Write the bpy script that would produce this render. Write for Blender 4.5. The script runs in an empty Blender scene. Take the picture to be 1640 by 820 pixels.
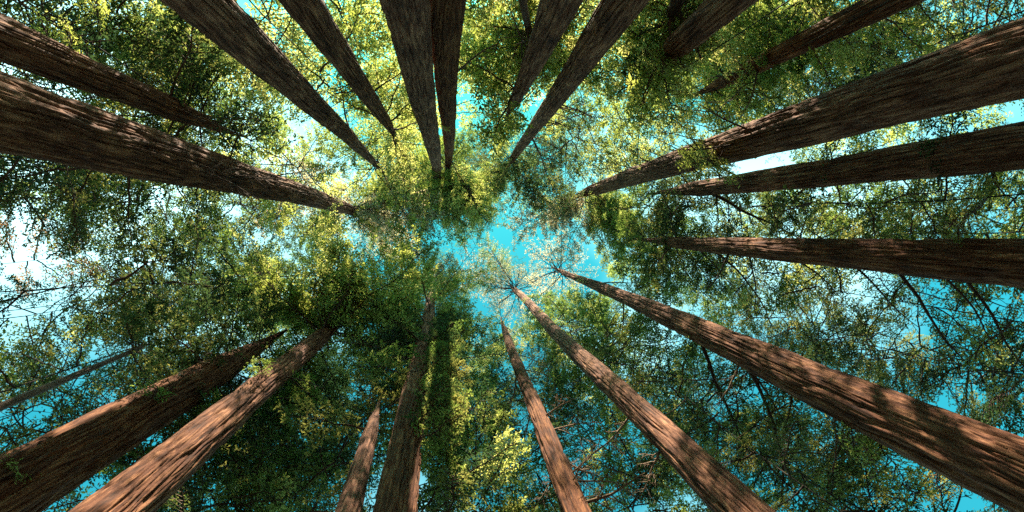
import bpy, math, random
import numpy as np
from mathutils import Vector, Matrix

sc = bpy.context.scene
C = sc.collection
rnd = random.Random(11)

# ------------------------------------------------------------------ camera
F = 780.0                      # focal length in photo pixels (1640 wide)
CX, CY = 820.0, 410.0
ZEN = (735.0, 378.0)           # where the zenith falls in the picture
EYE = 1.5                      # camera height above the forest floor
_cz = Vector(((ZEN[0] - CX) / F, (ZEN[1] - CY) / F, 1.0)).normalized()
R3 = _cz.rotation_difference(Vector((0, 0, 1))).to_matrix()
Rn = np.array(R3)
cam_d = bpy.data.cameras.new('camera')
cam = bpy.data.objects.new('camera', cam_d)
C.objects.link(cam)
cam_d.sensor_width = 36.0
cam_d.lens = 36.0 * F / 1640.0
cam_d.clip_start = 0.05
cam_d.clip_end = 3000
M = Matrix.Identity(4)
for i in range(3):
    M[i][0] = R3[i][0]
    M[i][1] = -R3[i][1]
    M[i][2] = -R3[i][2]
M[2][3] = EYE
cam.matrix_world = M
sc.camera = cam

# ------------------------------------------------------------------ light
SUN_EL = math.radians(54)
SUN_AZ = math.radians(180)     # measured from +Y towards +X
SUN = Vector((math.sin(SUN_AZ) * math.cos(SUN_EL), math.cos(SUN_AZ) * math.cos(SUN_EL), math.sin(SUN_EL)))
SUNn = np.array(SUN)
w = bpy.data.worlds.new('World')
sc.world = w
w.use_nodes = True
nt = w.node_tree
bg = nt.nodes['Background']
sky = nt.nodes.new('ShaderNodeTexSky')
sky.sky_type = 'NISHITA'
sky.sun_disc = False
sky.sun_elevation = SUN_EL
sky.sun_rotation = SUN_AZ
sky.air_density = 1.0
sky.dust_density = 1.5
sky.ozone_density = 1.0
tint = nt.nodes.new('ShaderNodeMix')
tint.data_type = 'RGBA'
tint.blend_type = 'MULTIPLY'
tint.inputs['Factor'].default_value = 1.0
tint.inputs['B'].default_value = (0.17, 1.55, 1.15, 1)   # the photograph's sky is cyan
nt.links.new(sky.outputs['Color'], tint.inputs['A'])
cn = nt.nodes.new('ShaderNodeTexNoise')
cn.inputs['Scale'].default_value = 1.6
cn.inputs['Detail'].default_value = 2
cr = nt.nodes.new('ShaderNodeValToRGB')
cr.color_ramp.elements[0].position = 0.40
cr.color_ramp.elements[1].position = 0.80
ctc = nt.nodes.new('ShaderNodeTexCoord')
nt.links.new(ctc.outputs['Generated'], cn.inputs['Vector'])
nt.links.new(cn.outputs['Fac'], cr.inputs['Fac'])
sky_glow = nt.nodes.new('ShaderNodeMix')  # pale patches painted into the sky colour for overexposed glow
sky_glow.data_type = 'RGBA'
sky_glow.inputs['B'].default_value = (11, 17.5, 18, 1)
nt.links.new(cr.outputs['Color'], sky_glow.inputs['Factor'])
nt.links.new(tint.outputs['Result'], sky_glow.inputs['A'])
nt.links.new(sky_glow.outputs['Result'], bg.inputs['Color'])
bg.inputs['Strength'].default_value = 0.05
sl = bpy.data.lights.new('sun', 'SUN')
sl.energy = 5.0
sl.angle = math.radians(0.5)
sl.color = (1.0, 0.84, 0.63)
so = bpy.data.objects.new('sun', sl)
C.objects.link(so)
so.location = SUN * 100
so.rotation_euler = SUN.to_track_quat('Z', 'Y').to_euler()

sc.view_settings.view_transform = 'Standard'
sc.view_settings.look = 'None'
sc.view_settings.exposure = 2.2
sc.view_settings.gamma = 1.0
sc.view_settings.use_curve_mapping = False
sc.cycles.max_bounces = 4
sc.cycles.diffuse_bounces = 1
sc.cycles.use_denoising = False


# ------------------------------------------------------------------ helpers
def ray(px, py):
    v = Rn @ np.array([(px - CX) / F, (py - CY) / F, 1.0])
    return v


def at(px, py, Z):
    """World point seen at photo pixel px,py, Z metres above the camera."""
    v = ray(px, py)
    return np.array([0, 0, EYE]) + v * (Z / v[2])


def proj(p):
    v = Rn.T @ (np.asarray(p) - np.array([0, 0, EYE]))
    return CX + F * v[0] / v[2], CY + F * v[1] / v[2], v[2]


def new_mesh(name, V, Fc, mat=None, smooth=False):
    """V (n,3), Fc (m,k) arrays of one polygon size."""
    me = bpy.data.meshes.new(name)
    V = np.asarray(V, dtype=np.float32)
    Fc = np.asarray(Fc, dtype=np.int32)
    m, k = Fc.shape
    me.vertices.add(len(V))
    me.vertices.foreach_set('co', V.ravel())
    me.loops.add(m * k)
    me.loops.foreach_set('vertex_index', Fc.ravel())
    me.polygons.add(m)
    me.polygons.foreach_set('loop_start', np.arange(0, m * k, k, dtype=np.int32))
    me.polygons.foreach_set('loop_total', np.full(m, k, dtype=np.int32))
    if smooth:
        me.polygons.foreach_set('use_smooth', np.ones(m, dtype=bool))
    me.update(calc_edges=True)
    if mat:
        me.materials.append(mat)
    return me


def link(name, me, parent=None):
    o = bpy.data.objects.new(name, me)
    C.objects.link(o)
    if parent:
        o.parent = parent
    return o


# ------------------------------------------------------------------ materials
def principled(name):
    m = bpy.data.materials.new(name)
    m.use_nodes = True
    n = m.node_tree.nodes
    return m, n, m.node_tree.links, n['Principled BSDF']


def bark_material(name, dark, mid, light, rough=0.9, bump=1.0):
    m, n, l, p = principled(name)
    tc = n.new('ShaderNodeTexCoord')
    mp = n.new('ShaderNodeMapping')
    mp.inputs['Scale'].default_value = (1, 1, 0.09)
    l.new(tc.outputs['Object'], mp.inputs['Vector'])
    a = n.new('ShaderNodeTexNoise')
    a.inputs['Scale'].default_value = 13
    a.inputs['Detail'].default_value = 6
    a.inputs['Roughness'].default_value = 0.65
    l.new(mp.outputs['Vector'], a.inputs['Vector'])
    b = n.new('ShaderNodeTexNoise')
    b.inputs['Scale'].default_value = 0.8
    b.inputs['Detail'].default_value = 4
    l.new(tc.outputs['Object'], b.inputs['Vector'])
    fine = n.new('ShaderNodeTexNoise')
    fine.inputs['Scale'].default_value = 40
    fine.inputs['Detail'].default_value = 5
    mp2 = n.new('ShaderNodeMapping')
    mp2.inputs['Scale'].default_value = (1, 1, 0.2)
    l.new(tc.outputs['Object'], mp2.inputs['Vector'])
    l.new(mp2.outputs['Vector'], fine.inputs['Vector'])
    r = n.new('ShaderNodeValToRGB')
    r.color_ramp.elements[0].position = 0.36
    r.color_ramp.elements[0].color = (*dark, 1)
    r.color_ramp.elements[1].position = 0.68
    r.color_ramp.elements[1].color = (*light, 1)
    e = r.color_ramp.elements.new(0.5)
    e.color = (*mid, 1)
    mx = n.new('ShaderNodeMath')
    mx.operation = 'MULTIPLY_ADD'
    mx.inputs[1].default_value = 0.3
    l.new(b.outputs['Fac'], mx.inputs[0])
    hf = n.new('ShaderNodeMath')
    hf.operation = 'MULTIPLY'
    hf.inputs[1].default_value = 0.72
    l.new(a.outputs['Fac'], hf.inputs[0])
    l.new(hf.outputs[0], mx.inputs[2])
    l.new(mx.outputs[0], r.inputs['Fac'])
    oi = n.new('ShaderNodeObjectInfo')             # no two trees have quite the same bark
    vr = n.new('ShaderNodeMapRange')
    vr.inputs['To Min'].default_value = 0.62
    vr.inputs['To Max'].default_value = 1.0
    l.new(oi.outputs['Random'], vr.inputs['Value'])
    sr = n.new('ShaderNodeMapRange')
    sr.inputs['To Min'].default_value = 1.08
    sr.inputs['To Max'].default_value = 0.85
    l.new(oi.outputs['Random'], sr.inputs['Value'])
    hs = n.new('ShaderNodeHueSaturation')
    l.new(vr.outputs['Result'], hs.inputs['Value'])
    l.new(sr.outputs['Result'], hs.inputs['Saturation'])
    l.new(r.outputs['Color'], hs.inputs['Color'])
    l.new(hs.outputs['Color'], p.inputs['Base Color'])
    p.inputs['Roughness'].default_value = rough
    p.inputs['Specular IOR Level'].default_value = 0.2
    bp = n.new('ShaderNodeBump')
    bp.inputs['Strength'].default_value = 0.9 * bump
    bp.inputs['Distance'].default_value = 0.03
    l.new(a.outputs['Fac'], bp.inputs['Height'])
    bp2 = n.new('ShaderNodeBump')
    bp2.inputs['Strength'].default_value = 0.7 * bump
    bp2.inputs['Distance'].default_value = 0.01
    l.new(fine.outputs['Fac'], bp2.inputs['Height'])
    l.new(bp.outputs['Normal'], bp2.inputs['Normal'])
    l.new(bp2.outputs['Normal'], p.inputs['Normal'])
    return m


def leaf_material(name, cols, trans, mixf=0.5):
    """Leaf blades: reflecting and letting sunlight through; tone varies from bough to bough and leaf to leaf."""
    m = bpy.data.materials.new(name)
    m.use_nodes = True
    n = m.node_tree.nodes
    l = m.node_tree.links
    n.clear()
    out = n.new('ShaderNodeOutputMaterial')
    oi = n.new('ShaderNodeObjectInfo')
    tc = n.new('ShaderNodeTexCoord')
    nz = n.new('ShaderNodeTexNoise')
    nz.inputs['Scale'].default_value = 3.5
    nz.inputs['Detail'].default_value = 3
    l.new(tc.outputs['Object'], nz.inputs['Vector'])
    ad = n.new('ShaderNodeMath')
    ad.operation = 'MULTIPLY_ADD'
    ad.inputs[1].default_value = 0.45
    l.new(oi.outputs['Random'], ad.inputs[0])
    hf = n.new('ShaderNodeMath')
    hf.operation = 'MULTIPLY_ADD'
    hf.inputs[1].default_value = 1.1
    hf.inputs[2].default_value = -0.27
    l.new(nz.outputs['Fac'], hf.inputs[0])
    l.new(hf.outputs[0], ad.inputs[2])

    def ramp(cs):
        r = n.new('ShaderNodeValToRGB')
        r.color_ramp.elements[0].position = 0.2
        r.color_ramp.elements[0].color = (*cs[0], 1)
        r.color_ramp.elements[1].position = 0.80
        r.color_ramp.elements[1].color = (*cs[-1], 1)
        if len(cs) > 2:
            e = r.color_ramp.elements.new(0.5)
            e.color = (*cs[1], 1)
        l.new(ad.outputs[0], r.inputs['Fac'])
        return r
    r1, r2 = ramp(cols), ramp(trans)
    d = n.new('ShaderNodeBsdfPrincipled')
    d.inputs['Roughness'].default_value = 0.45
    d.inputs['Specular IOR Level'].default_value = 0.35
    l.new(r1.outputs['Color'], d.inputs['Base Color'])
    t = n.new('ShaderNodeBsdfTranslucent')
    l.new(r2.outputs['Color'], t.inputs['Color'])
    mx = n.new('ShaderNodeMixShader')
    mx.inputs['Fac'].default_value = mixf
    l.new(d.outputs[0], mx.inputs[1])
    l.new(t.outputs[0], mx.inputs[2])
    l.new(mx.outputs[0], out.inputs['Surface'])
    return m


BARK = bark_material('redwood_bark', (0.022, 0.009, 0.007), (0.145, 0.053, 0.026), (0.45, 0.215, 0.105), bump=1.3)
STEM = bark_material('mossy_stem', (0.012, 0.012, 0.009), (0.028, 0.024, 0.018), (0.05, 0.042, 0.03), bump=.4)
GREYBARK = bark_material('dark_bark', (0.05, 0.032, 0.026), (0.11, 0.068, 0.05), (0.2, 0.13, 0.1))
TWIG = bark_material('twig_bark', (0.05, 0.035, 0.028), (0.09, 0.06, 0.045), (0.16, 0.11, 0.08), bump=0.4)
DEADTWIG = bark_material('dead_twig', (0.16, 0.10, 0.07), (0.28, 0.19, 0.13), (0.42, 0.3, 0.22), bump=0.4)
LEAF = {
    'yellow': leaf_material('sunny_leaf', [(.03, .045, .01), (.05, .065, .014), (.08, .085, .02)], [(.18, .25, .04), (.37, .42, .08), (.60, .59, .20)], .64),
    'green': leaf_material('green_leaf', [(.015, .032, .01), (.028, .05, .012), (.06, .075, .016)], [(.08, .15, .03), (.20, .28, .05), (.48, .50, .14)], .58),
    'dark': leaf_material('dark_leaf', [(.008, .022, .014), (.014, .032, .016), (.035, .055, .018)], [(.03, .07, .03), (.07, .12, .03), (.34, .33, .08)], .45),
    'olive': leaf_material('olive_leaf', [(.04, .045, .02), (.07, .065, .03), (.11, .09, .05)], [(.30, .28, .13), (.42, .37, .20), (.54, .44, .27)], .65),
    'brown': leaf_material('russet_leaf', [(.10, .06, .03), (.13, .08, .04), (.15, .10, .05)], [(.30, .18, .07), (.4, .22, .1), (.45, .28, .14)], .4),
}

# ------------------------------------------------------------------ ground
nG = 60
gx = np.sign(np.linspace(-1, 1, nG)) * np.abs(np.linspace(-1, 1, nG)) ** 3 * 900
GX, GY = np.meshgrid(gx, gx)
grs = np.random.RandomState(3)
GZ = grs.uniform(-0.06, 0.06, GX.shape)
gV = np.stack([GX.ravel(), GY.ravel(), GZ.ravel()], 1)
gi = np.arange(nG * nG).reshape(nG, nG)
gF = np.stack([gi[:-1, :-1].ravel(), gi[:-1, 1:].ravel(), gi[1:, 1:].ravel(), gi[1:, :-1].ravel()], 1)
gm, gn, gl, gp = principled('forest_floor')
gno = gn.new('ShaderNodeTexNoise')
gno.inputs['Scale'].default_value = 4
gno.inputs['Detail'].default_value = 8
gtc = gn.new('ShaderNodeTexCoord')
gl.new(gtc.outputs['Object'], gno.inputs['Vector'])
gr = gn.new('ShaderNodeValToRGB')
gr.color_ramp.elements[0].color = (.018, .012, .009, 1)
gr.color_ramp.elements[1].color = (.07, .045, .03, 1)
gl.new(gno.outputs['Fac'], gr.inputs['Fac'])
gl.new(gr.outputs['Color'], gp.inputs['Base Color'])
gp.inputs['Roughness'].default_value = 0.95
g = link('ground', new_mesh('ground', gV, gF, gm, True))
g['kind'] = 'structure'
g['label'] = 'brown forest floor of needles and soil'


# ------------------------------------------------------------------ bark relief
def lattice(rs, nu, nv):
    return rs.rand(nv + 2, nu)


def vnoise(L, u, v):
    """value noise, periodic in u; u,v in lattice cells"""
    nv, nu = L.shape
    iu = np.floor(u).astype(int)
    iv = np.floor(v).astype(int)
    fu = u - iu
    fv = v - iv
    fu = fu * fu * (3 - 2 * fu)
    fv = fv * fv * (3 - 2 * fv)
    iv0 = np.clip(iv, 0, nv - 1)
    iv1 = np.clip(iv + 1, 0, nv - 1)
    a = L[iv0, iu % nu]
    b = L[iv0, (iu + 1) % nu]
    c = L[iv1, iu % nu]
    d = L[iv1, (iu + 1) % nu]
    return (a * (1 - fu) + b * fu) * (1 - fv) + (c * (1 - fu) + d * fu) * fv


def trunk_mesh(rs, axis, radius, z0, z1, ncol, step, relief, mat, twist=0.0):
    """axis(z)->xy, radius(z); rows grow apart with height."""
    zs = [z0]
    while zs[-1] < z1:
        zs.append(zs[-1] + max(zs[-1] - EYE, 4.0) * step)
    zs = np.array(zs)
    n = len(zs)
    th = np.linspace(0, 2 * math.pi, ncol, endpoint=False)
    TH, ZZ = np.meshgrid(th / (2 * math.pi), zs)
    H = z1 + 1
    if relief:
        k = max(8, int(round(2 * math.pi * radius(z0 + 6) / 0.115)))
        Lw = lattice(rs, 9, int(H / 1.2) + 3)
        L1 = lattice(rs, k, int(H / 2.0) + 3)
        L2 = lattice(rs, 2 * k, int(H / 0.9) + 3)
        L3 = lattice(rs, 4, int(H / 2.5) + 3)
        L4 = lattice(rs, 3 * k, int(H / 0.22) + 3)
        wob = (vnoise(Lw, TH * 9, ZZ / 1.2) - .5) * 0.022 + twist * ZZ / 10
        n1 = vnoise(L1, (TH + wob) * k, ZZ / 2.0)
        n2 = vnoise(L2, (TH + wob * .8) * 2 * k, ZZ / 0.9)
        n4 = vnoise(L4, (TH + wob) * 3 * k, ZZ / 0.22)
        # strips of bark between meandering cracks, with finer cracks in them
        c1 = np.exp(-((n1 - .5) / .10) ** 2)
        c2 = np.exp(-((n2 - .5) / .10) ** 2)
        h = relief * (-1.5 * c1 - .7 * c2 + .35 * (n2 - .5) + .35 * (n4 - .5)) + relief * 1.1 * (vnoise(L3, TH * 4, ZZ / 2.5) - .5)
    else:
        h = np.zeros_like(TH)
    rad = np.array([radius(z) for z in zs])[:, None] + h
    ax = np.array([axis(z) for z in zs])
    X = ax[:, 0:1] + rad * np.cos(th)[None]
    Y = ax[:, 1:2] + rad * np.sin(th)[None]
    V = np.stack([X.ravel(), Y.ravel(), np.repeat(zs, ncol)], 1)
    idx = np.arange(n * ncol).reshape(n, ncol)
    nx = np.roll(idx, -1, axis=1)
    Fq = np.stack([idx[:-1].ravel(), nx[:-1].ravel(), nx[1:].ravel(), idx[1:].ravel()], 1)
    return new_mesh('trunk', V, Fq, mat, True)


# ------------------------------------------------------------------ boughs (shared meshes)
class Tubes:
    def __init__(s):
        s.V, s.F, s.n = [], [], 0

    def tube(s, pts, rads, k=5):
        pts = np.asarray(pts, float)
        m = len(pts)
        ang = np.linspace(0, 2 * math.pi, k, endpoint=False)
        for i in range(m):
            d = pts[min(i + 1, m - 1)] - pts[max(i - 1, 0)]
            d = d / (np.linalg.norm(d) + 1e-9)
            a = np.cross(d, (0, 0, 1.0) if abs(d[2]) < .9 else (1.0, 0, 0))
            a /= np.linalg.norm(a) + 1e-9
            b = np.cross(d, a)
            s.V.append(pts[i] + rads[i] * (np.cos(ang)[:, None] * a + np.sin(ang)[:, None] * b))
        base = s.n
        for i in range(m - 1):
            for j in range(k):
                q = (j + 1) % k
                s.F.append((base + i * k + j, base + i * k + q, base + (i + 1) * k + q, base + (i + 1) * k + j))
        s.n += m * k

    def mesh(s, name, mat):
        return new_mesh(name, np.concatenate(s.V), s.F, mat, True)


def leaf_quads(rs, P, D, N, ln, wd):
    """kite-shaped leaves: base P, direction D, normal N"""
    S = np.cross(N, D)
    S /= np.linalg.norm(S, axis=1, keepdims=True) + 1e-9
    N2 = np.cross(D, S)
    a = P
    b = P + D * (ln * .45)[:, None] + S * (wd * .5)[:, None] + N2 * (ln * .07)[:, None]
    c = P + D * ln[:, None] - N2 * (ln * .06)[:, None]
    d = P + D * (ln * .45)[:, None] - S * (wd * .5)[:, None] + N2 * (ln * .07)[:, None]
    V = np.stack([a, b, c, d], 1).reshape(-1, 3)
    Fq = np.arange(len(P) * 4).reshape(-1, 4)
    return V, Fq


def bough(seed, L, bare=.16, tw=.46, leaf=.125, droop=.1, gap=.1, rad=.036, per=.056, wfac=.38):
    rs = np.random.RandomState(seed)
    T = Tubes()
    ns = 10
    s = np.linspace(0, 1, ns)
    stem = np.stack([L * s, np.cumsum(rs.normal(0, .018 * L, ns)), -droop * L * s ** 2 + np.cumsum(rs.normal(0, .009 * L, ns))], 1)
    stem[0] = 0
    T.tube(stem, rad * (1 - .85 * s) + .004, 6)
    P, D, N, LN = [], [], [], []
    x = bare * L
    side = 1
    while x < L * .985:
        t = x / L
        i = min(int(t * (ns - 1)), ns - 2)
        f = t * (ns - 1) - i
        b = stem[i] * (1 - f) + stem[i + 1] * f
        ang = math.radians(rs.uniform(38, 72)) * side
        tilt = rs.normal(-.08, .28)
        d = np.array([math.cos(ang), math.sin(ang), tilt])
        d /= np.linalg.norm(d)
        prof = (1 - .62 * t) * min(1, .35 + (t - bare) * 3)
        l = tw * L * prof * rs.uniform(.5, 1.15)
        m = 4
        q = np.linspace(0, 1, m)
        bend = rs.normal(0, .08, 3) * l
        tp = b + d * (l * q)[:, None] + bend * (q ** 2)[:, None] + np.array([0, 0, -.12 * l]) * (q ** 2)[:, None]
        T.tube(tp, (.010 + .004 * L * .5 * prof) * (1 - .8 * q) + .002, 3)
        # sprays of leaves along the twig, each on a tiny side shoot
        nl = max(3, int(l / per))
        for k in range(nl):
            u = (k + rs.uniform(0, 1)) / nl
            if u < .12:
                continue
            ii = min(int(u * (m - 1)), m - 2)
            ff = u * (m - 1) - ii
            p0 = tp[ii] * (1 - ff) + tp[ii + 1] * ff
            sd = 1 if k % 2 else -1
            aa = math.atan2(d[1], d[0]) + sd * math.radians(rs.uniform(25, 75))
            sh = rs.uniform(.06, .24) * (1.15 - .5 * u)
            dd = np.array([math.cos(aa), math.sin(aa), rs.normal(-.05, .35)])
            dd /= np.linalg.norm(dd)
            for j in range(3):
                o = p0 + dd * sh * (j / 3.) + rs.normal(0, .02, 3)
                a2 = aa + rs.normal(0, .3) + (j - 1) * .55 * sd
                d2 = np.array([math.cos(a2), math.sin(a2), rs.normal(-.1, .28)])
                d2 /= np.linalg.norm(d2)
                nn = np.array([rs.normal(0, .34), rs.normal(0, .34), 1.0])
                P.append(o)
                D.append(d2)
                N.append(nn / np.linalg.norm(nn))
                LN.append(leaf * rs.uniform(.65, 1.6))
        side = -side
        x += gap * rs.uniform(.5, 1.4)
    LN = np.array(LN)
    V, Fq = leaf_quads(rs, np.array(P), np.array(D), np.array(N), LN, LN * wfac)
    return dict(L=L, wood=T.mesh('branch', None), leaf=new_mesh('foliage', V, Fq), n=len(P))


def bare_bough(seed, L, rad=.05, fork=3, twigs=9):
    rs = np.random.RandomState(seed)
    T = Tubes()

    def limb(p, d, l, r, lev):
        m = 8 if lev == 0 else 5
        pts = [np.array(p, float)]
        dd = np.array(d, float)
        for i in range(m):
            dd = dd + rs.normal(0, .11 if lev == 0 else .2, 3)
            dd /= np.linalg.norm(dd)
            if lev == 0:                      # keep the main limb on its way
                dd = dd * .8 + np.array(d) * .2
                dd /= np.linalg.norm(dd)
            pts.append(pts[-1] + dd * l / m)
        pts = np.array(pts)
        s = np.linspace(0, 1, m + 1)
        T.tube(pts, r * (1 - .8 * s) + .003, 6 if lev == 0 else 4 if lev == 1 else 3)
        if lev >= 2:
            return
        cnt = twigs if lev == 0 else fork
        for k in range(cnt):
            t = .2 + .78 * (k + rs.uniform(0, 1)) / cnt
            i = min(int(t * m), m - 1)
            f = t * m - i
            b = pts[i] * (1 - f) + pts[i + 1] * f
            dm = pts[i + 1] - pts[i]
            dm /= np.linalg.norm(dm)
            sd = rs.normal(0, 1, 3) * np.array([.4, 1, .55])
            sd -= sd.dot(dm) * dm
            sd /= np.linalg.norm(sd)
            nd = dm * rs.uniform(.5, 1.1) + sd
            nd /= np.linalg.norm(nd)
            limb(b, nd, l * rs.uniform(.18, .45) * (1.1 - .5 * t), max(r * .42 * (1 - .6 * t), .006), lev + 1)
    limb((0, 0, 0), (1, 0, 0), L, rad, 0)
    return dict(L=L, wood=T.mesh('branch', None), leaf=None, n=0)


LIB = {
    'airy': [bough(700 + i, L, droop=dr, leaf=.115, gap=.13, per=.058, tw=.48, bare=.12, wfac=.4) for i, (L, dr) in enumerate(
        [(2.2, .05), (2.6, .15), (3.2, .06), (3.2, .16), (4.0, .08), (4.0, .18), (4.8, .08), (4.8, .16), (5.6, .1)])],
    'leafy': [bough(100 + i, L, droop=dr) for i, (L, dr) in enumerate(
        [(2.0, .05), (2.0, .15), (2.8, .06), (2.8, .16), (3.6, .08), (3.6, .18), (4.4, .08), (4.4, .16), (5.2, .1), (5.2, .2)])],
    'fine': [bough(800 + i, L, leaf=.075, gap=.085, per=.045, tw=.42, bare=.15, rad=.022, droop=.1, wfac=.4) for i, L in enumerate([1.6, 2.2, 2.8, 3.4])],
    'sparse': [bough(150 + i, L, bare=.25, gap=.2, per=.1, droop=.06, leaf=.1, wfac=.4, tw=.5, rad=.028) for i, L in enumerate([2.4, 3.2, 4.0, 4.8, 5.6])],
    'star': [bough(200 + i, L, bare=.4, tw=.42, gap=.16, per=.12, droop=-.02, rad=.034, leaf=.1) for i, L in enumerate([2.4, 3.0, 3.6, 4.2])],
    'band': [bough(900 + i, L, tw=.13, bare=.15, gap=.055, per=.035, rad=.03, leaf=.1, droop=dr) for i, (L, dr) in enumerate([(2.2, 0), (2.8, .05), (3.2, -.03)])],
    'spray': [bough(300 + i, L, bare=.2, tw=.42, leaf=.07, gap=.07, per=.04, rad=.018, droop=.12, wfac=.34) for i, L in enumerate([1.0, 1.5, 2.2])],
    'bare': [bare_bough(400 + i, L, rad) for i, (L, rad) in enumerate([(2.5, .04), (3.5, .05), (4.5, .07), (5.5, .085), (4.0, .06), (5.0, .08)])],
    'twigs': [bare_bough(500 + i, L, .04, 4, 14) for i, L in enumerate([1.6, 2.2, 2.8])],
}
for kind in LIB.values():
    for b in kind:
        b['wood'].materials.append(TWIG)
        if b['leaf']:
            b['leaf'].materials.append(LEAF['green'])
_proto = {}


def put_bough(tree, base, d, kind, length, mat, roll=0.0, wood=None):
    """Copy the best-fitting bough of a kind onto a tree: branch (part) > foliage (sub-part)."""
    lst = sorted(LIB[kind], key=lambda b: abs(b['L'] - length))
    b = lst[0] if len(lst) < 3 or rnd.random() < .6 else lst[1]
    s = length / b['L']
    x = Vector(d).normalized()
    up = Vector((0, 0, 1))
    if abs(x.z) > .97:
        up = Vector((0, 1, 0))
    y = up.cross(x).normalized()
    z = x.cross(y)
    m = Matrix((x, y, z)).transposed() @ Matrix.Rotation(roll, 3, 'X')
    m4 = Matrix.LocRotScale(Vector(base) - tree.location, m.to_quaternion(), Vector((s, s, s)))
    key = id(b)
    if key not in _proto:
        _proto[key] = (bpy.data.objects.new('branch', b['wood']), bpy.data.objects.new('foliage', b['leaf']) if b['leaf'] else None)
        po, pl = _proto[key]
        po.material_slots[0].link = 'OBJECT'
        if pl:
            pl.material_slots[0].link = 'OBJECT'
            pl['kind'] = 'stuff'
    po, pl = _proto[key]
    o = po.copy()
    C.objects.link(o)
    o.parent = tree
    o.matrix_local = m4
    o.material_slots[0].material = wood or (STEM if kind == 'star' else TWIG)
    if pl:
        c = pl.copy()
        C.objects.link(c)
        c.parent = o
        c.material_slots[0].material = LEAF[mat]
    return o


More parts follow.
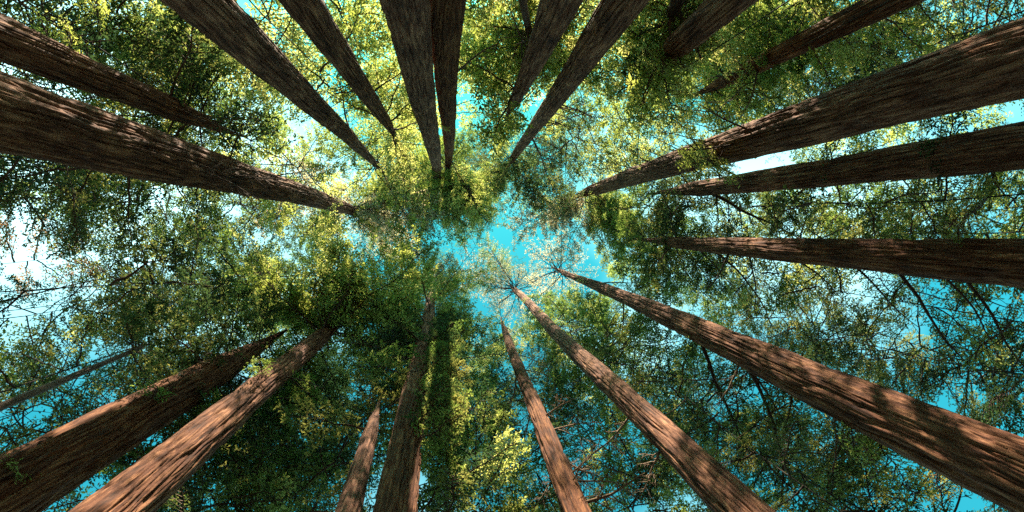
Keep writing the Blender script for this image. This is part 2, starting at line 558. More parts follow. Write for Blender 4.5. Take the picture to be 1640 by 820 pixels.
# ------------------------------------------------------------------ trunks in the photograph
# near pixel, far pixel, width near, width far, diameter near, crown colour, lit, label
TREES = [
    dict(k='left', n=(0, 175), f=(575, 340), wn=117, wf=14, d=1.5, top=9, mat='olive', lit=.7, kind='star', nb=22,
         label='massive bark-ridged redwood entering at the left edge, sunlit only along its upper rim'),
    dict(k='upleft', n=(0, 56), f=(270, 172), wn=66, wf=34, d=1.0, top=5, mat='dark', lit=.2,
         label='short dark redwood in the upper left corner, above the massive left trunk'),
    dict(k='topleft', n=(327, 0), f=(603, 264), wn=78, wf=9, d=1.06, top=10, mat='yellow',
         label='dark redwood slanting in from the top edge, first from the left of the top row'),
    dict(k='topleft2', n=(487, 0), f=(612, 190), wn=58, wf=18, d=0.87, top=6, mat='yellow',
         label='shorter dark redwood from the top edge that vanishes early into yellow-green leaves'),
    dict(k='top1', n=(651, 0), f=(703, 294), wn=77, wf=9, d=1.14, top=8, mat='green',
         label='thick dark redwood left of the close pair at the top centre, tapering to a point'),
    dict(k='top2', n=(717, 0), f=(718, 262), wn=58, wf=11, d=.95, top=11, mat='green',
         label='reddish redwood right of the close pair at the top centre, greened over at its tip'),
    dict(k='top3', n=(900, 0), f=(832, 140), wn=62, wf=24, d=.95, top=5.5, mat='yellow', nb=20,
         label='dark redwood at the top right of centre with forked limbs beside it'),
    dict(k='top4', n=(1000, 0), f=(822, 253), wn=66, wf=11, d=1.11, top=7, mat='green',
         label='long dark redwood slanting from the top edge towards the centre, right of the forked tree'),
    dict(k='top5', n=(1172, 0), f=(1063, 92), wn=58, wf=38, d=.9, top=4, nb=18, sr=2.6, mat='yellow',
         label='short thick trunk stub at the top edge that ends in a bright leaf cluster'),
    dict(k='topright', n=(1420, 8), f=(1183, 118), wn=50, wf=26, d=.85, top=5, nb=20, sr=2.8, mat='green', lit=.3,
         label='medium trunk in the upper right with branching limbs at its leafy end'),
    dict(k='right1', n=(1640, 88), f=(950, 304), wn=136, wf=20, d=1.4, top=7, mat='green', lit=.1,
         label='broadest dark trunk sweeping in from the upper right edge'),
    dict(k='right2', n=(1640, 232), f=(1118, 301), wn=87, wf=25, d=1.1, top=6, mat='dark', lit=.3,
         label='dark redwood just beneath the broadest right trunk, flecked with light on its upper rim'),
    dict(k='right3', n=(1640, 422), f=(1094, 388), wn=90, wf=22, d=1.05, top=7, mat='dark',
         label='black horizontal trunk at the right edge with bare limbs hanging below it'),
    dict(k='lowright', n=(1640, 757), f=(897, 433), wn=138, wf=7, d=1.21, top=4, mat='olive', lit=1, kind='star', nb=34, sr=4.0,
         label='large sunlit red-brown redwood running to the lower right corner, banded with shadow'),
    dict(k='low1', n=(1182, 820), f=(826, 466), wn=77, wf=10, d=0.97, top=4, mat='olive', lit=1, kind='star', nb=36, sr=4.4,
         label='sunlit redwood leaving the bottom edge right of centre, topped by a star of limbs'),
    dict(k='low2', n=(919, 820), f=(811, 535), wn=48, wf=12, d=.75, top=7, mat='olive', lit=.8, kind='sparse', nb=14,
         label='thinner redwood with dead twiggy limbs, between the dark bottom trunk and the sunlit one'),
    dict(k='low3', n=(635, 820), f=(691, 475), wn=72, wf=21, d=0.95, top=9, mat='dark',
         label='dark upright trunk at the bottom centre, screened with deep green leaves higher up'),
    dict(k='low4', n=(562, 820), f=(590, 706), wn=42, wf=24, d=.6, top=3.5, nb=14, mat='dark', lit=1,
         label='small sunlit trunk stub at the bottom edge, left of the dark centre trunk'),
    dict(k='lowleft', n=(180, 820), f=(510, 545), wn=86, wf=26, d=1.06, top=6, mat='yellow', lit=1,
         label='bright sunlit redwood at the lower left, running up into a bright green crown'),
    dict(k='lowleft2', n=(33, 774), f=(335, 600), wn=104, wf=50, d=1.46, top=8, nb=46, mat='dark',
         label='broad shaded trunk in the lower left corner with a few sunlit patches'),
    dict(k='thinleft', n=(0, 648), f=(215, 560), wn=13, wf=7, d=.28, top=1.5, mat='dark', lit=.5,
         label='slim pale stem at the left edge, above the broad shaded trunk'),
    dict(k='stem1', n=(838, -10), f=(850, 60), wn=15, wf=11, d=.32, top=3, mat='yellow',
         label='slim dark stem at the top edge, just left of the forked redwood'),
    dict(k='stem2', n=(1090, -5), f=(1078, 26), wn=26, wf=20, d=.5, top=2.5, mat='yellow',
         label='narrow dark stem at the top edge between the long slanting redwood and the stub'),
]
rs = np.random.RandomState(5)
zenith = np.array(ZEN)
GROUP = 'redwoods rising around the viewer'
for t in TREES:
    rn = np.hypot(t['n'][0] - ZEN[0], t['n'][1] - ZEN[1])
    slant = math.hypot(1, rn / F)
    Zn = t['d'] * F / t['wn']
    Pn = at(*t['n'], Zn)
    Dn = np.hypot(Pn[0], Pn[1])
    v = ray(*t['f'])
    Zf = Dn / (np.hypot(v[0], v[1]) / v[2])
    Pf = at(*t['f'], Zf)
    df = min(t['wf'] * Zf / F, t['d'] * .86)
    t.update(Zn=Zn, Pn=Pn, Zf=Zf, Pf=Pf, df=df)
    sl_ = (Pf - Pn) / (Pf[2] - Pn[2])
    base = Pn - sl_ * Pn[2]
    t['base'] = base
    t['slope'] = sl_
    ztop = Pf[2] + t['top']
    t['ztop'] = ztop
    ph = rs.uniform(0, 6.28, 2)

    def axis(z, base=base, sl_=sl_, ph=ph, Zf=Zf):
        q = .06 * min(z / 8, 1)
        return (base + sl_ * z)[:2] + np.array([math.sin(z * .21 + ph[0]), math.sin(z * .17 + ph[1])]) * q

    def radius(z, Pn=Pn, Pf=Pf, d=t['d'], df=df, ztop=ztop):
        if z < Pn[2]:
            r = d / 2 * (1 + .10 * (Pn[2] - z) / Pn[2]) + .35 * d * max(0, 1 - z / 2.0) ** 2
        elif z < Pf[2]:
            r = d / 2 + (df - d) / 2 * (z - Pn[2]) / (Pf[2] - Pn[2])
        else:
            r = df / 2 * max(0, 1 - (z - Pf[2]) / (ztop - Pf[2])) ** .9 + .012
        return r
    t['axis'] = axis
    t['radius'] = radius
    root = bpy.data.objects.new('redwood_tree' if t['d'] > .55 else 'slender_tree', None)
    C.objects.link(root)
    root.location = (base[0], base[1], 0)
    root['label'] = t['label']
    root['category'] = 'tree'
    root['group'] = GROUP
    t['root'] = root
    big = t['d'] > .7
    me = trunk_mesh(rs, lambda z: axis(z) - base[:2], radius, 0.0, ztop, 232 if t['d'] > .8 else 112 if big else 56, .0125 if big else .025,
                    (.022 + .022 * t['d']) if t['d'] > .5 else .012, BARK if t['d'] > .5 else GREYBARK, twist=rs.uniform(-.06, .06))
    link('trunk', me, root)

BYKEY = {t['k']: t for t in TREES}

# ------------------------------------------------------------------ where boughs may grow
SEG_A = np.array([t['n'] for t in TREES], float)
SEG_B = np.array([t['f'] for t in TREES], float)
SEG_W = np.array([(t['wn'], t['wf']) for t in TREES], float)
GUARD = np.array([t.get('guard', .985) for t in TREES])
for i, t in enumerate(TREES):
    if t['k'] == 'low3':
        GUARD[i] = .97
    if t['k'] in ('lowleft2', 'thinleft'):
        GUARD[i] = .85
INVZ = np.array([(1 / t['Zn'], 1 / t['Zf']) for t in TREES])


def hides_trunk(pts, own=None):
    """Probability weight with which a bough at pts would stand between the viewer and a bare trunk."""
    worst = 0
    for p in pts:
        px, py, Z = proj(p)
        if Z < 1:
            return 1
        q = np.array([px, py])
        d = SEG_B - SEG_A
        u = np.clip(((q - SEG_A) * d).sum(1) / (d * d).sum(1), 0, 1)
        dist = np.hypot(*(q - SEG_A - d * u[:, None]).T)
        wdt = SEG_W[:, 0] * (1 - u) + SEG_W[:, 1] * u
        tz = 1 / (INVZ[:, 0] * (1 - u) + INVZ[:, 1] * u)
        h = (dist < wdt / 2 + F * .72 / Z) & (Z < tz - .3) & (u < .96)
        if h.any():
            worst = max(worst, GUARD[h].max())
    return worst


LIT_P, LIT_W = [], []
for t in TREES:
    if t.get('lit'):
        for q in np.linspace(0, 1, 14):
            LIT_P.append(t['Pn'] * (1 - q) + t['Pf'] * q)
            LIT_W.append(t['lit'])
LIT_P = np.array(LIT_P)
LIT_W = np.array(LIT_W)


def shades_trunk(p, reach=1.75):
    v = np.asarray(p) - LIT_P
    s = v @ SUNn
    dd = np.linalg.norm(v - s[:, None] * SUNn, axis=1)
    h = (s > 1) & (dd < reach)
    return LIT_W[h].max() if h.any() else 0


GAPS = [(740, 380, 46, 30, .45), (690, 390, 30, 22, .4), (60, 400, 40, 45, .9), (75, 500, 62, 48, .97), (30, 530, 45, 22, .9),
        (280, 345, 24, 18, .6), (830, 740, 26, 40, .6), (840, 690, 30, 30, .5), (892, 412, 62, 52, .85), (808, 430, 62, 56, .8), (950, 745, 85, 75, .55), (1420, 510, 170, 60, .3), (830, 600, 30, 60, .5), (1110, 180, 22, 40, .5), (1130, 350, 40, 30, .5)]


def in_gap(p):
    px, py, Z = proj(p)
    w = 0
    for (gx_, gy_, rx, ry, pr) in GAPS:
        if ((px - gx_) / rx) ** 2 + ((py - gy_) / ry) ** 2 < 1:
            w = max(w, pr)
    return w


def in_view(p, mg=230):
    px, py, Z = proj(p)
    return Z > .5 and -mg < px < 1640 + mg and -mg < py < 820 + mg


NB = [0, 0]


def try_bough(root, base, d, kind, length, mat, shade=True, roll=None, own=None, gap=True):
    d = np.asarray(d) / np.linalg.norm(d)
    pts = [base + d * length * q for q in (.3, .6, .9)]
    NB[1] += 1
    if not any(in_view(p) for p in pts):
        return
    if rnd.random() < hides_trunk(pts):
        return
    if gap and rnd.random() < max(in_gap(p) for p in pts[1:]):
        return
    if shade and rnd.random() < .9 * shade * max(shades_trunk(p) for p in pts):
        if kind not in ('leafy', 'airy') or rnd.random() > .4:
            return
        kind = 'sparse'                         # only a lacy bough there
    put_bough(root, base, d, kind, length, mat, rnd.uniform(-.35, .35) if roll is None else roll)
    NB[0] += 1


def crown(root, axis, z0, z1, n, Lmax, kind, mat, pitch=(-.25, .6), taper=.75, shade=True):
    for i in range(n):
        q = (i + rnd.random()) / n
        z = z0 + (z1 - z0) * q
        az = i * 2.39996 + rnd.uniform(-.5, .5)
        L = Lmax * (1 - taper * q ** 1.3) * (rnd.uniform(.75, 1.15) if kind != 'star' else rnd.uniform(.5, 1.25))
        pt = pitch[0] + (pitch[1] - pitch[0]) * q + rnd.uniform(-.15, .15)
        a = axis(z)
        mm = mat
        if z < 17 and kind in ('leafy', 'airy'):
            kk = 'fine'
        else:
            kk = 'sparse' if mat in ('dark', 'green') and kind in ('airy', 'leafy') and rnd.random() < (.45 if mat == 'dark' else .25) else kind
        try_bough(root, np.array([a[0], a[1], z]), (math.cos(az) * math.cos(pt), math.sin(az) * math.cos(pt), math.sin(pt)), kk, max(L, 1.2), mm, shade, gap=kind != 'star')


for t in TREES:
    kind = t.get('kind', 'leafy')
    if kind == 'star':
        crown(t['root'], t['axis'], t['Pf'][2] - 1.5, t['ztop'] - .4, t['nb'], t.get('sr', 3.8), 'star', t['mat'], (.0, .8), .35, False)
    else:
        crown(t['root'], t['axis'], t['Pf'][2] - .5, t['ztop'] - .5, t.get('nb', 40), t.get('sr', 3.9) if t['d'] > .55 else 2.4, kind, t['mat'])

# ------------------------------------------------------------------ trees behind, their crowns filling the canopy
# crown-centre pixel, height above the eye, reach, crown depth, boughs, colour, label
FILL = [
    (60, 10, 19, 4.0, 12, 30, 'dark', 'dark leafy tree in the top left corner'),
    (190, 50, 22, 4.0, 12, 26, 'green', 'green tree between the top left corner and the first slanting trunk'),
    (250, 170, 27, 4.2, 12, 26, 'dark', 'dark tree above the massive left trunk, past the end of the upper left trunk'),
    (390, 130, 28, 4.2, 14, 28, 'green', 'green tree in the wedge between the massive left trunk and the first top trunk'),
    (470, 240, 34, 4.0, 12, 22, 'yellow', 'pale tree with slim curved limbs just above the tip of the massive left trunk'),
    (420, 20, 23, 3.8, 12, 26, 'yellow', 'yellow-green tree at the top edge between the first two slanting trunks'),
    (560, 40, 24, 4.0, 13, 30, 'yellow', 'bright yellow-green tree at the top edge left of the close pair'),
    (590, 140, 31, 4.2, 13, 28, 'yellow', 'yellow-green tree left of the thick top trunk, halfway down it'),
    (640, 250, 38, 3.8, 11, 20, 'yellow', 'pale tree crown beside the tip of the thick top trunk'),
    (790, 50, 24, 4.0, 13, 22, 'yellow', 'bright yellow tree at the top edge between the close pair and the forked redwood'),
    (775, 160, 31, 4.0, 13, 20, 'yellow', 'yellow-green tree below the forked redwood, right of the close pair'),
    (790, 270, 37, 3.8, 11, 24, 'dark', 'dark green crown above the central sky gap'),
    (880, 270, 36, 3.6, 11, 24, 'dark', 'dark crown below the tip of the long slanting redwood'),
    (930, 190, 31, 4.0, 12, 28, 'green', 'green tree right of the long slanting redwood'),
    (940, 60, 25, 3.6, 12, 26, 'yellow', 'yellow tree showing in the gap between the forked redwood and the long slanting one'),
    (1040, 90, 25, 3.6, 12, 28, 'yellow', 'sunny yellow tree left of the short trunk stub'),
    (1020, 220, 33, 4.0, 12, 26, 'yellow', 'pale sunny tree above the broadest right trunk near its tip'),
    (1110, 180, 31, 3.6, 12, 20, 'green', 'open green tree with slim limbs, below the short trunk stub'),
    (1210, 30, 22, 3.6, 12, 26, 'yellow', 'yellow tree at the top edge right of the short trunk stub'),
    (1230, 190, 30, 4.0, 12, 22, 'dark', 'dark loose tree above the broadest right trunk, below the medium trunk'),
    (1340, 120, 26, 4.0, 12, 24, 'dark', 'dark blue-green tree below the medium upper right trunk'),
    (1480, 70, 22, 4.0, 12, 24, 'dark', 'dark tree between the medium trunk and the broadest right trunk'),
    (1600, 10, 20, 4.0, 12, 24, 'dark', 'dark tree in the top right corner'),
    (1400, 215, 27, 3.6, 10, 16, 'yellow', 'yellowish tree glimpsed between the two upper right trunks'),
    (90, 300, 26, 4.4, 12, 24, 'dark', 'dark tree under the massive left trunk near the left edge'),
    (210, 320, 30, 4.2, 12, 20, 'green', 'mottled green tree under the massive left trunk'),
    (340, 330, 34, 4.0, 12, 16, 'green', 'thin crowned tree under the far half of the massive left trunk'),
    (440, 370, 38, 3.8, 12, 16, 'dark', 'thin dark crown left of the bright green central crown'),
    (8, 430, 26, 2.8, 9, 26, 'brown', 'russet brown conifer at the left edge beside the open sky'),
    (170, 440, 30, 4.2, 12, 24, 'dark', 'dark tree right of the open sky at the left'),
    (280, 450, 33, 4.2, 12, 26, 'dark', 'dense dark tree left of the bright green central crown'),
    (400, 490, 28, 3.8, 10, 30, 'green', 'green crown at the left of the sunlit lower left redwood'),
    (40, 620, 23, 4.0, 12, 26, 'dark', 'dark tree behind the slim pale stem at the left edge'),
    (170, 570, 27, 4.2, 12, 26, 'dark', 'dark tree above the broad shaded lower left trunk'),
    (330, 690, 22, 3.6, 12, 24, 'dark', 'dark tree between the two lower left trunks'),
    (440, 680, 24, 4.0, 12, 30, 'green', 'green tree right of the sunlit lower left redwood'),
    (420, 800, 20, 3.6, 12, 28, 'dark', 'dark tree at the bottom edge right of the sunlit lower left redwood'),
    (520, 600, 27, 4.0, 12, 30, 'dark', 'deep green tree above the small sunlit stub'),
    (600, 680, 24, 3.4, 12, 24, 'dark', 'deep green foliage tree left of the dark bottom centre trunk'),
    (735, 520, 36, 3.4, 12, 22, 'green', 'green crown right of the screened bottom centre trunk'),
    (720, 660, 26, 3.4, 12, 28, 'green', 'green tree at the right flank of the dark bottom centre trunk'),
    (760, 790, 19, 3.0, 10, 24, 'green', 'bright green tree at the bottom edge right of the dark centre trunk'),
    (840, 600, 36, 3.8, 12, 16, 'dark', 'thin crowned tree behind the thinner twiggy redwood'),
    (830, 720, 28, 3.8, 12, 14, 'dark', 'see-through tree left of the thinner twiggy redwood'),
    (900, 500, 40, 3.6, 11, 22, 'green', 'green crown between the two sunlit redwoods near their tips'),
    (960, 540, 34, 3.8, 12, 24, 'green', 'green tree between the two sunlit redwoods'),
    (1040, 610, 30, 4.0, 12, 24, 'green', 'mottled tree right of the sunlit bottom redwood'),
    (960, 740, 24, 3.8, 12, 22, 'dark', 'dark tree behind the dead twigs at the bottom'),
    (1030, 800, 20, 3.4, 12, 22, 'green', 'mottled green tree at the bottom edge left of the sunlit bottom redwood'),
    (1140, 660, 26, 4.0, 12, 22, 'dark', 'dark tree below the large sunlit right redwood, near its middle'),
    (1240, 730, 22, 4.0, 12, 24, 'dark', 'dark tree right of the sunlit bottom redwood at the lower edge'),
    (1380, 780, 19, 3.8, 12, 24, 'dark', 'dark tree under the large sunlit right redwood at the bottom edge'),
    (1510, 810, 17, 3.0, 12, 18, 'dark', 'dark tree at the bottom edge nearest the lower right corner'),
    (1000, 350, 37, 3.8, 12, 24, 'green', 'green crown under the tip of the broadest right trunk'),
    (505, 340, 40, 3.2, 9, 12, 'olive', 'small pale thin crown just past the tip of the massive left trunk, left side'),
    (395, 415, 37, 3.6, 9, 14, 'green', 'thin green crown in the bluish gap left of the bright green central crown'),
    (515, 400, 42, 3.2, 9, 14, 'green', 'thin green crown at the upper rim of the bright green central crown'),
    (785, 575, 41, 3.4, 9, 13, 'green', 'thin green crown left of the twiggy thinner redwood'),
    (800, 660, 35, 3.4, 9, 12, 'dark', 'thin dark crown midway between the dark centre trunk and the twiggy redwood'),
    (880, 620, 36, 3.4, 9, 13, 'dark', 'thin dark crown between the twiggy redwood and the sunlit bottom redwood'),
    (1140, 125, 26, 3.6, 11, 30, 'yellow', 'bright leafy tree just below the end of the short trunk stub'),  # this crown and the next two are added to shade the right trunks
    (1050, 20, 27, 3.8, 12, 30, 'yellow', 'yellow tree at the top edge left of the short trunk stub'),
    (1165, 62, 23, 3.4, 11, 28, 'green', 'green tree right of the short trunk stub and left of the medium trunk'),
    (1050, 430, 36, 3.8, 12, 24, 'green', 'green crown left of the end of the black horizontal trunk'),
    (1180, 350, 31, 3.8, 12, 20, 'dark', 'loose dark tree between the flecked trunk and the black horizontal trunk'),
    (1310, 340, 28, 4.0, 12, 24, 'green', 'mottled tree in the right gap above the black horizontal trunk'),
    (1450, 340, 24, 4.0, 12, 26, 'green', 'yellow-flecked tree in the right gap, nearer the right edge'),
    (1590, 330, 21, 3.8, 12, 26, 'green', 'green tree at the right edge above the black horizontal trunk'),
    (1190, 480, 31, 4.0, 12, 24, 'dark', 'dark tree below the end of the black horizontal trunk'),
    (1310, 510, 27, 4.2, 12, 28, 'dark', 'dark tree between the black horizontal trunk and the sunlit right redwood'),
    (1440, 530, 24, 4.2, 12, 28, 'dark', 'dense dark tree behind the hanging bare limbs'),
    (1570, 590, 21, 4.0, 12, 26, 'dark', 'dark tree at the right edge above the large sunlit redwood'),
]
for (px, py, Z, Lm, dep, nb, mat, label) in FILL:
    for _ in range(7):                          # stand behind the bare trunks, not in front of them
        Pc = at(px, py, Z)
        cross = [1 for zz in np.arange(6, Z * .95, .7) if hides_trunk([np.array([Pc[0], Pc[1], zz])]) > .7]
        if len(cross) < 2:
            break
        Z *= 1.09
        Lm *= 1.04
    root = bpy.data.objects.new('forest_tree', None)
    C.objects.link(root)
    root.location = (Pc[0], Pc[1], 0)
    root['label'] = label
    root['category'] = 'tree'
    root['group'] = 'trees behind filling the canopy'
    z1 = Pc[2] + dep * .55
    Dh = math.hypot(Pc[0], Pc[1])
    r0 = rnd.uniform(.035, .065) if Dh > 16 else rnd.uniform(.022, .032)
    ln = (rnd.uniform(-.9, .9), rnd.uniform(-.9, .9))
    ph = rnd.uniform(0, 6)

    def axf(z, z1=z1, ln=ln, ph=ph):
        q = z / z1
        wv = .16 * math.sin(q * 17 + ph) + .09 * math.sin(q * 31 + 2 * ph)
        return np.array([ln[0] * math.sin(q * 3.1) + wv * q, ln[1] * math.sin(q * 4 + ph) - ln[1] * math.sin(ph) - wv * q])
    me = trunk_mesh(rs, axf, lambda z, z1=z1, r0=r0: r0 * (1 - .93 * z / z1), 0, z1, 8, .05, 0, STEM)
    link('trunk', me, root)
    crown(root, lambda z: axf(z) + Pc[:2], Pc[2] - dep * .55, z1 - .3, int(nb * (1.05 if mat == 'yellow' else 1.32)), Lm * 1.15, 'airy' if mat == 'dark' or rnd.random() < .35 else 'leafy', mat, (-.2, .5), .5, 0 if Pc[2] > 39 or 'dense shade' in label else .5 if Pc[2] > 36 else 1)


    zlo = Pc[2] - dep * .55                     # thinner foliage further down the stem, as far as the view reaches
    ze = zlo
    while ze > 11:
        qx, qy, _ = proj(np.array([Pc[0], Pc[1], ze]))
        if not (-60 < qx < 1700 and -60 < qy < 880):
            break
        ze -= .5
    if zlo - ze > 1.5:
        crown(root, lambda z: axf(z) + Pc[:2], ze, zlo, int((zlo - ze) * (.8 if mat == 'yellow' else 1.2)), 2.7, 'airy', mat if mat == 'yellow' or rnd.random() < .3 else 'dark', (-.3, 0), .25)

# ------------------------------------------------------------------ limbs and sprays one can pick out in the photograph
def limb(key, bpx, tpx, dz, kind, mat='green', wood=None):
    t = BYKEY[key]
    a, b = np.array(t['n'], float), np.array(t['f'], float)
    u = np.clip(np.dot(np.array(bpx) - a, b - a) / np.dot(b - a, b - a), -.1, 1.2)
    Z = 1 / ((1 - u) / t['Zn'] + u / t['Zf'])
    ax = t['axis'](Z + EYE)
    base = np.array([ax[0], ax[1], Z + EYE])
    tip = at(*tpx, max(Z + dz, 3))
    v = tip - base
    if kind in ('leafy', 'airy') and rnd.random() < 1.0 * max(shades_trunk(base + v * q) for q in (.4, .7, .95)):
        return
    put_bough(t['root'], base, v, kind, np.linalg.norm(v), mat, rnd.uniform(-.4, .4), wood)


for a in [
    ('right3', (1130, 395), (1235, 505), -1.5), ('right3', (1190, 400), (1225, 505), -1), ('right3', (1245, 405), (1365, 470), -1.5),
    ('right3', (1340, 410), (1475, 525), -1), ('right3', (1410, 415), (1560, 590), -.6), ('right3', (1480, 420), (1605, 535), -.5),
    ('right3', (1520, 420), (1670, 580), -.4), ('right3', (1590, 420), (1700, 520), -.3), ('right3', (1165, 400), (1140, 480), -1),
    ('right3', (1110, 390), (1190, 470), -2), ('right3', (1290, 410), (1330, 350), -1),
    ('lowright', (1090, 530), (1205, 745), -1), ('lowright', (1150, 555), (1290, 710), -.6), ('lowright', (1165, 560), (1240, 800), -1),
    ('lowright', (1245, 595), (1258, 730), -.4), ('lowright', (985, 480), (1000, 560), -2), ('lowright', (940, 455), (1030, 440), -2),
    ('right2', (1128, 300), (1300, 388), -2), ('right2', (1145, 300), (1160, 385), -1), ('right2', (1330, 270), (1420, 215), -.3),
    ('topright', (1265, 75), (1292, -5), -.6), ('topright', (1205, 108), (1160, 190), -1), ('topright', (1215, 105), (1200, 200), -1),
    ('topright', (1340, 42), (1400, -10), -.3), ('topright', (1190, 115), (1130, 130), -1),
    ('top3', (850, 100), (806, -5), -2), ('top3', (845, 115), (905, 130), 0), ('top3', (840, 125), (822, 40), -2),
    ('top2', (717, 130), (796, 45), -2), ('top2', (718, 172), (768, 150), -1), ('top1', (690, 215), (640, 170), -1),
    ('topleft2', (590, 155), (655, 100), -2), ('topleft2', (570, 130), (530, 160), -1), ('topleft', (560, 225), (520, 120), -3),
    ('top4', (880, 170), (950, 190), -1), ('top4', (850, 215), (900, 300), -1),
    ('left', (350, 272), (390, 180), -1), ('left', (300, 260), (215, 240), -1), ('upleft', (200, 142), (120, 165), -.5),
    ('lowleft2', (250, 655), (330, 560), 0), ('upleft', (150, 120), (60, 95), -.3),
    ('lowleft', (440, 600), (525, 610), -.5),
]:
    limb(*a, 'bare')
for a in [('left', (560, 335), (500, 235), 3), ('left', (548, 330), (475, 245), 1), ('left', (565, 337), (590, 240), 4), ('left', (555, 335), (515, 375), 1),
          ('left', (530, 325), (440, 235), 0), ('left', (566, 338), (640, 330), 4)]:
    limb(*a, 'star', 'olive')
for a in [('low2', (830, 585), (808, 700), -3), ('low2', (845, 625), (905, 705), -2), ('low2', (868, 690), (965, 690), -1), ('low2', (885, 725), (965, 775), -1),
          ('low2', (900, 765), (1005, 715), -.4), ('low2', (900, 765), (1015, 800), -.5), ('low2', (910, 795), (985, 810), -.3), ('low2', (825, 565), (872, 590), -2),
          ('low2', (835, 590), (880, 615), -2), ('low2', (850, 640), (828, 720), -2), ('low2', (905, 785), (950, 840), -.4), ('low2', (895, 750), (860, 800), -.6),
          ('low2', (915, 810), (1040, 770), -.3), ('low2', (905, 780), (960, 735), -.5), ('low2', (860, 670), (930, 650), -1),
          ('lowright', (1160, 565), (1155, 650), -1), ('lowright', (1330, 630), (1400, 770), -.5), ('lowright', (1300, 620), (1340, 760), -.5),
          ('low1', (1010, 650), (940, 720), -1), ('low1', (1060, 700), (1020, 790), -.5)]:
    limb(*a, 'twigs', 'green', DEADTWIG)
for i in range(14):
    limb('upleft', (225 + 5 * i, 152 + 2 * i), (245 + 5 * i + rnd.uniform(-60, 70), 165 + rnd.uniform(-60, 60)), rnd.uniform(-1.5, 1), 'leafy', 'dark')
    limb('lowleft2', (300 + 5 * i, 615 - 2 * i), (300 + 5 * i + rnd.uniform(-70, 60), 610 + rnd.uniform(-70, 70)), rnd.uniform(-1.5, 1), 'airy', 'dark')
for key, sx, lo, hi in (('right1', -1, 17, 30), ('top4', 1, 25, 40), ('left', 1, 16, 26)):
    t = BYKEY[key]
    z = lo
    while z < hi:                               # level bare limbs added to cast shadow bands on the sunlit trunks
        a = t['axis'](z)
        az = rnd.uniform(-.35, .35)
        put_bough(t['root'], np.array([a[0], a[1], z]), (sx * math.cos(az), math.sin(az), rnd.uniform(-.12, .2)), 'bare', rnd.uniform(1.8, 2.8), 'dark', rnd.uniform(-.3, .3))
        z += rnd.choice((.6, .8, 1.0, 1.3, 2.0))
for key, px, py, n in [('top2', 740, 370, 9), ('low3', 720, 405, 9), ('low1', 790, 400, 10), ('topleft', 670, 385, 8), ('left', 640, 395, 8), ('low1', 770, 450, 8)]:
    t = BYKEY[key]
    for i in range(n):
        zb = rnd.uniform(t['Pf'][2] - 2, t['ztop'] - .5)
        a = t['axis'](zb)
        base = np.array([a[0], a[1], zb])
        v = at(px + rnd.gauss(0, 40), py + rnd.gauss(0, 30), zb - EYE + rnd.uniform(0, 2)) - base
        L = min(np.linalg.norm(v), 6.5)
        if L > 1.5:
            try_bough(t['root'], base, v, 'sparse', L, rnd.choice(('green', 'dark', 'olive')), False, gap=False)
# long upper boughs closing the canopy over the viewer
for key, px, py, Z, n, sp, mat in [('top2', 765, 322, 41, 13, 45, 'yellow'), ('top1', 712, 318, 45, 11, 40, 'green'), ('top4', 822, 345, 44, 12, 45, 'green'),
                                   ('top4', 855, 315, 41, 12, 45, 'dark'), ('right1', 905, 372, 42, 11, 42, 'olive'), ('right1', 965, 385, 40, 14, 50, 'green'),
                                   ('topleft', 650, 325, 40, 12, 45, 'yellow'), ('low3', 735, 435, 44, 9, 32, 'green'), ('top2', 745, 365, 46, 8, 35, 'green'),
                                   ('left', 625, 345, 42, 12, 40, 'olive'), ('left', 520, 375, 38, 10, 45, 'green'),
                                   ('lowleft', 580, 420, 30, 24, 58, 'yellow'), ('lowleft', 480, 465, 29, 24, 60, 'yellow'), ('low3', 612, 530, 27, 12, 48, 'dark'), ('low3', 640, 420, 34, 8, 40, 'yellow')]:
    t = BYKEY[key]
    for i in range(n):
        hi = min(max(t['ztop'] - 1, t['Pf'][2] + 1), Z + 4)
        zb = rnd.uniform(max(min(hi - 4, Z - 3), 10), hi)
        a = t['axis'](zb)
        base = np.array([a[0], a[1], zb])
        v = at(px + rnd.gauss(0, sp), py + rnd.gauss(0, sp * .8), zb - EYE + rnd.uniform(-.5, 1.5)) - base
        L = np.linalg.norm(v)
        if 1.5 < L:
            L = min(L, 6.5)
            try_bough(t['root'], base, v, 'airy' if i % 3 else 'leafy', L, mat, .5)
t = BYKEY['low3']
z = 15
while z < 33:  # sun-side boughs added to shade the right flank of this trunk
    a = t['axis'](z)
    az = rnd.uniform(.35, 1.15)
    put_bough(t['root'], np.array([a[0], a[1], z]), (math.sin(az) + .35, -math.cos(az), rnd.uniform(-.35, .1)), 'leafy' if z > 22 else 'fine', rnd.uniform(1.6, 2.3), rnd.choice(('dark', 'green')), rnd.uniform(-.4, .4))
    z += rnd.uniform(.5, 1.2)
for i in range(72):
    q = rnd.uniform(0, 1)
    by = 490 + 230 * q
    bx = 697 - (by - 430) * .159
    sx = rnd.choice((-1, 1))
    limb('low3', (bx, by), (bx + sx * rnd.uniform(35, 95), by + rnd.uniform(-50, 60)), rnd.uniform(-2.5, 1), 'leafy' if i % 3 else 'airy', rnd.choice(('dark', 'dark', 'green')))
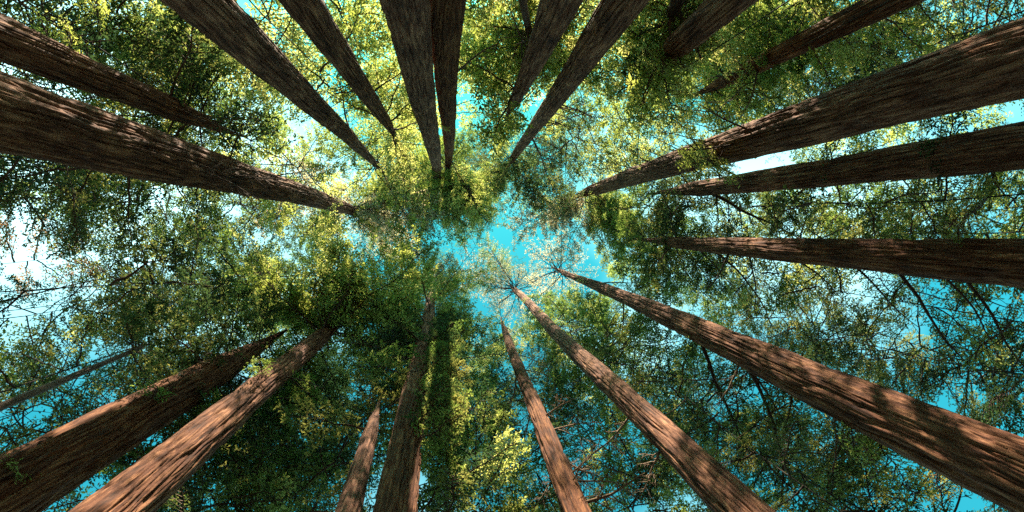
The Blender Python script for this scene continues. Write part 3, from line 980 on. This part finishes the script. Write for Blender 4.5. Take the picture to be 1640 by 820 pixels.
for i in range(16):
    bx = rnd.uniform(440, 515)
    by = 605 - (bx - 425) * .72
    limb('lowleft', (bx, by), (bx + rnd.uniform(-110, 70), by + rnd.uniform(-110, 60)), rnd.uniform(-2, 1), 'leafy', rnd.choice(('yellow', 'green')))
for a in [('right1', (1125, 250), (1092, 262), -1, 'yellow'), ('right1', (1125, 250), (1095, 292), -2, 'yellow'), ('right1', (1150, 243), (1140, 305), -2, 'yellow'),
          ('right1', (1135, 247), (1118, 285), -3, 'yellow'),
          ('lowright', (1350, 640), (1425, 735), -.5, 'yellow'), ('lowright', (1330, 630), (1375, 740), -.8, 'yellow'), ('lowright', (1370, 650), (1460, 790), -.3, 'yellow'),
          ('lowleft2', (60, 760), (22, 790), -.8, 'green'), ('lowleft2', (40, 770), (30, 735), -.8, 'green'), ('lowleft2', (240, 655), (245, 605), -1, 'green'),
          ('upleft', (120, 110), (105, 30), -.8, 'yellow'), ('upleft', (90, 95), (60, 20), -.6, 'green'), ('lowleft', (425, 610), (405, 570), -1, 'green'),
          ('lowleft', (470, 575), (440, 545), -1, 'green'), ('top5', (1075, 82), (1050, 130), -1, 'yellow'),
          ('top5', (1075, 82), (1095, 120), -1, 'yellow'), ('top5', (1070, 86), (1020, 100), -1, 'yellow')]:
    limb(*a[:4], 'spray', a[4])

# ------------------------------------------------------------------ unseen wood all round, added to block low sky light
rw = np.random.RandomState(77)
nW = 52000
th = rw.uniform(0, 2 * math.pi, nW)
rr = rw.uniform(34, 75, nW)
zz = rw.uniform(0.3, 1, nW) ** .8 * rw.uniform(4, 29, nW) * (rr / 50)
P = np.stack([rr * np.cos(th), rr * np.sin(th), zz], 1)
D = rw.normal(0, 1, (nW, 3)); D[:, 2] *= .4
D /= np.linalg.norm(D, axis=1, keepdims=True)
N = rw.normal(0, .5, (nW, 3)); N[:, 2] += 1
N /= np.linalg.norm(N, axis=1, keepdims=True)
ln = rw.uniform(.8, 2.2, nW)
V, Fq = leaf_quads(rw, P, D, N, ln, ln * .6)
o = link('unseen_woodland', new_mesh('unseen_woodland', V, Fq, LEAF['dark']))
o['kind'] = 'stuff'
o['label'] = 'unseen dark woodland all around, added to shut out low sky light'
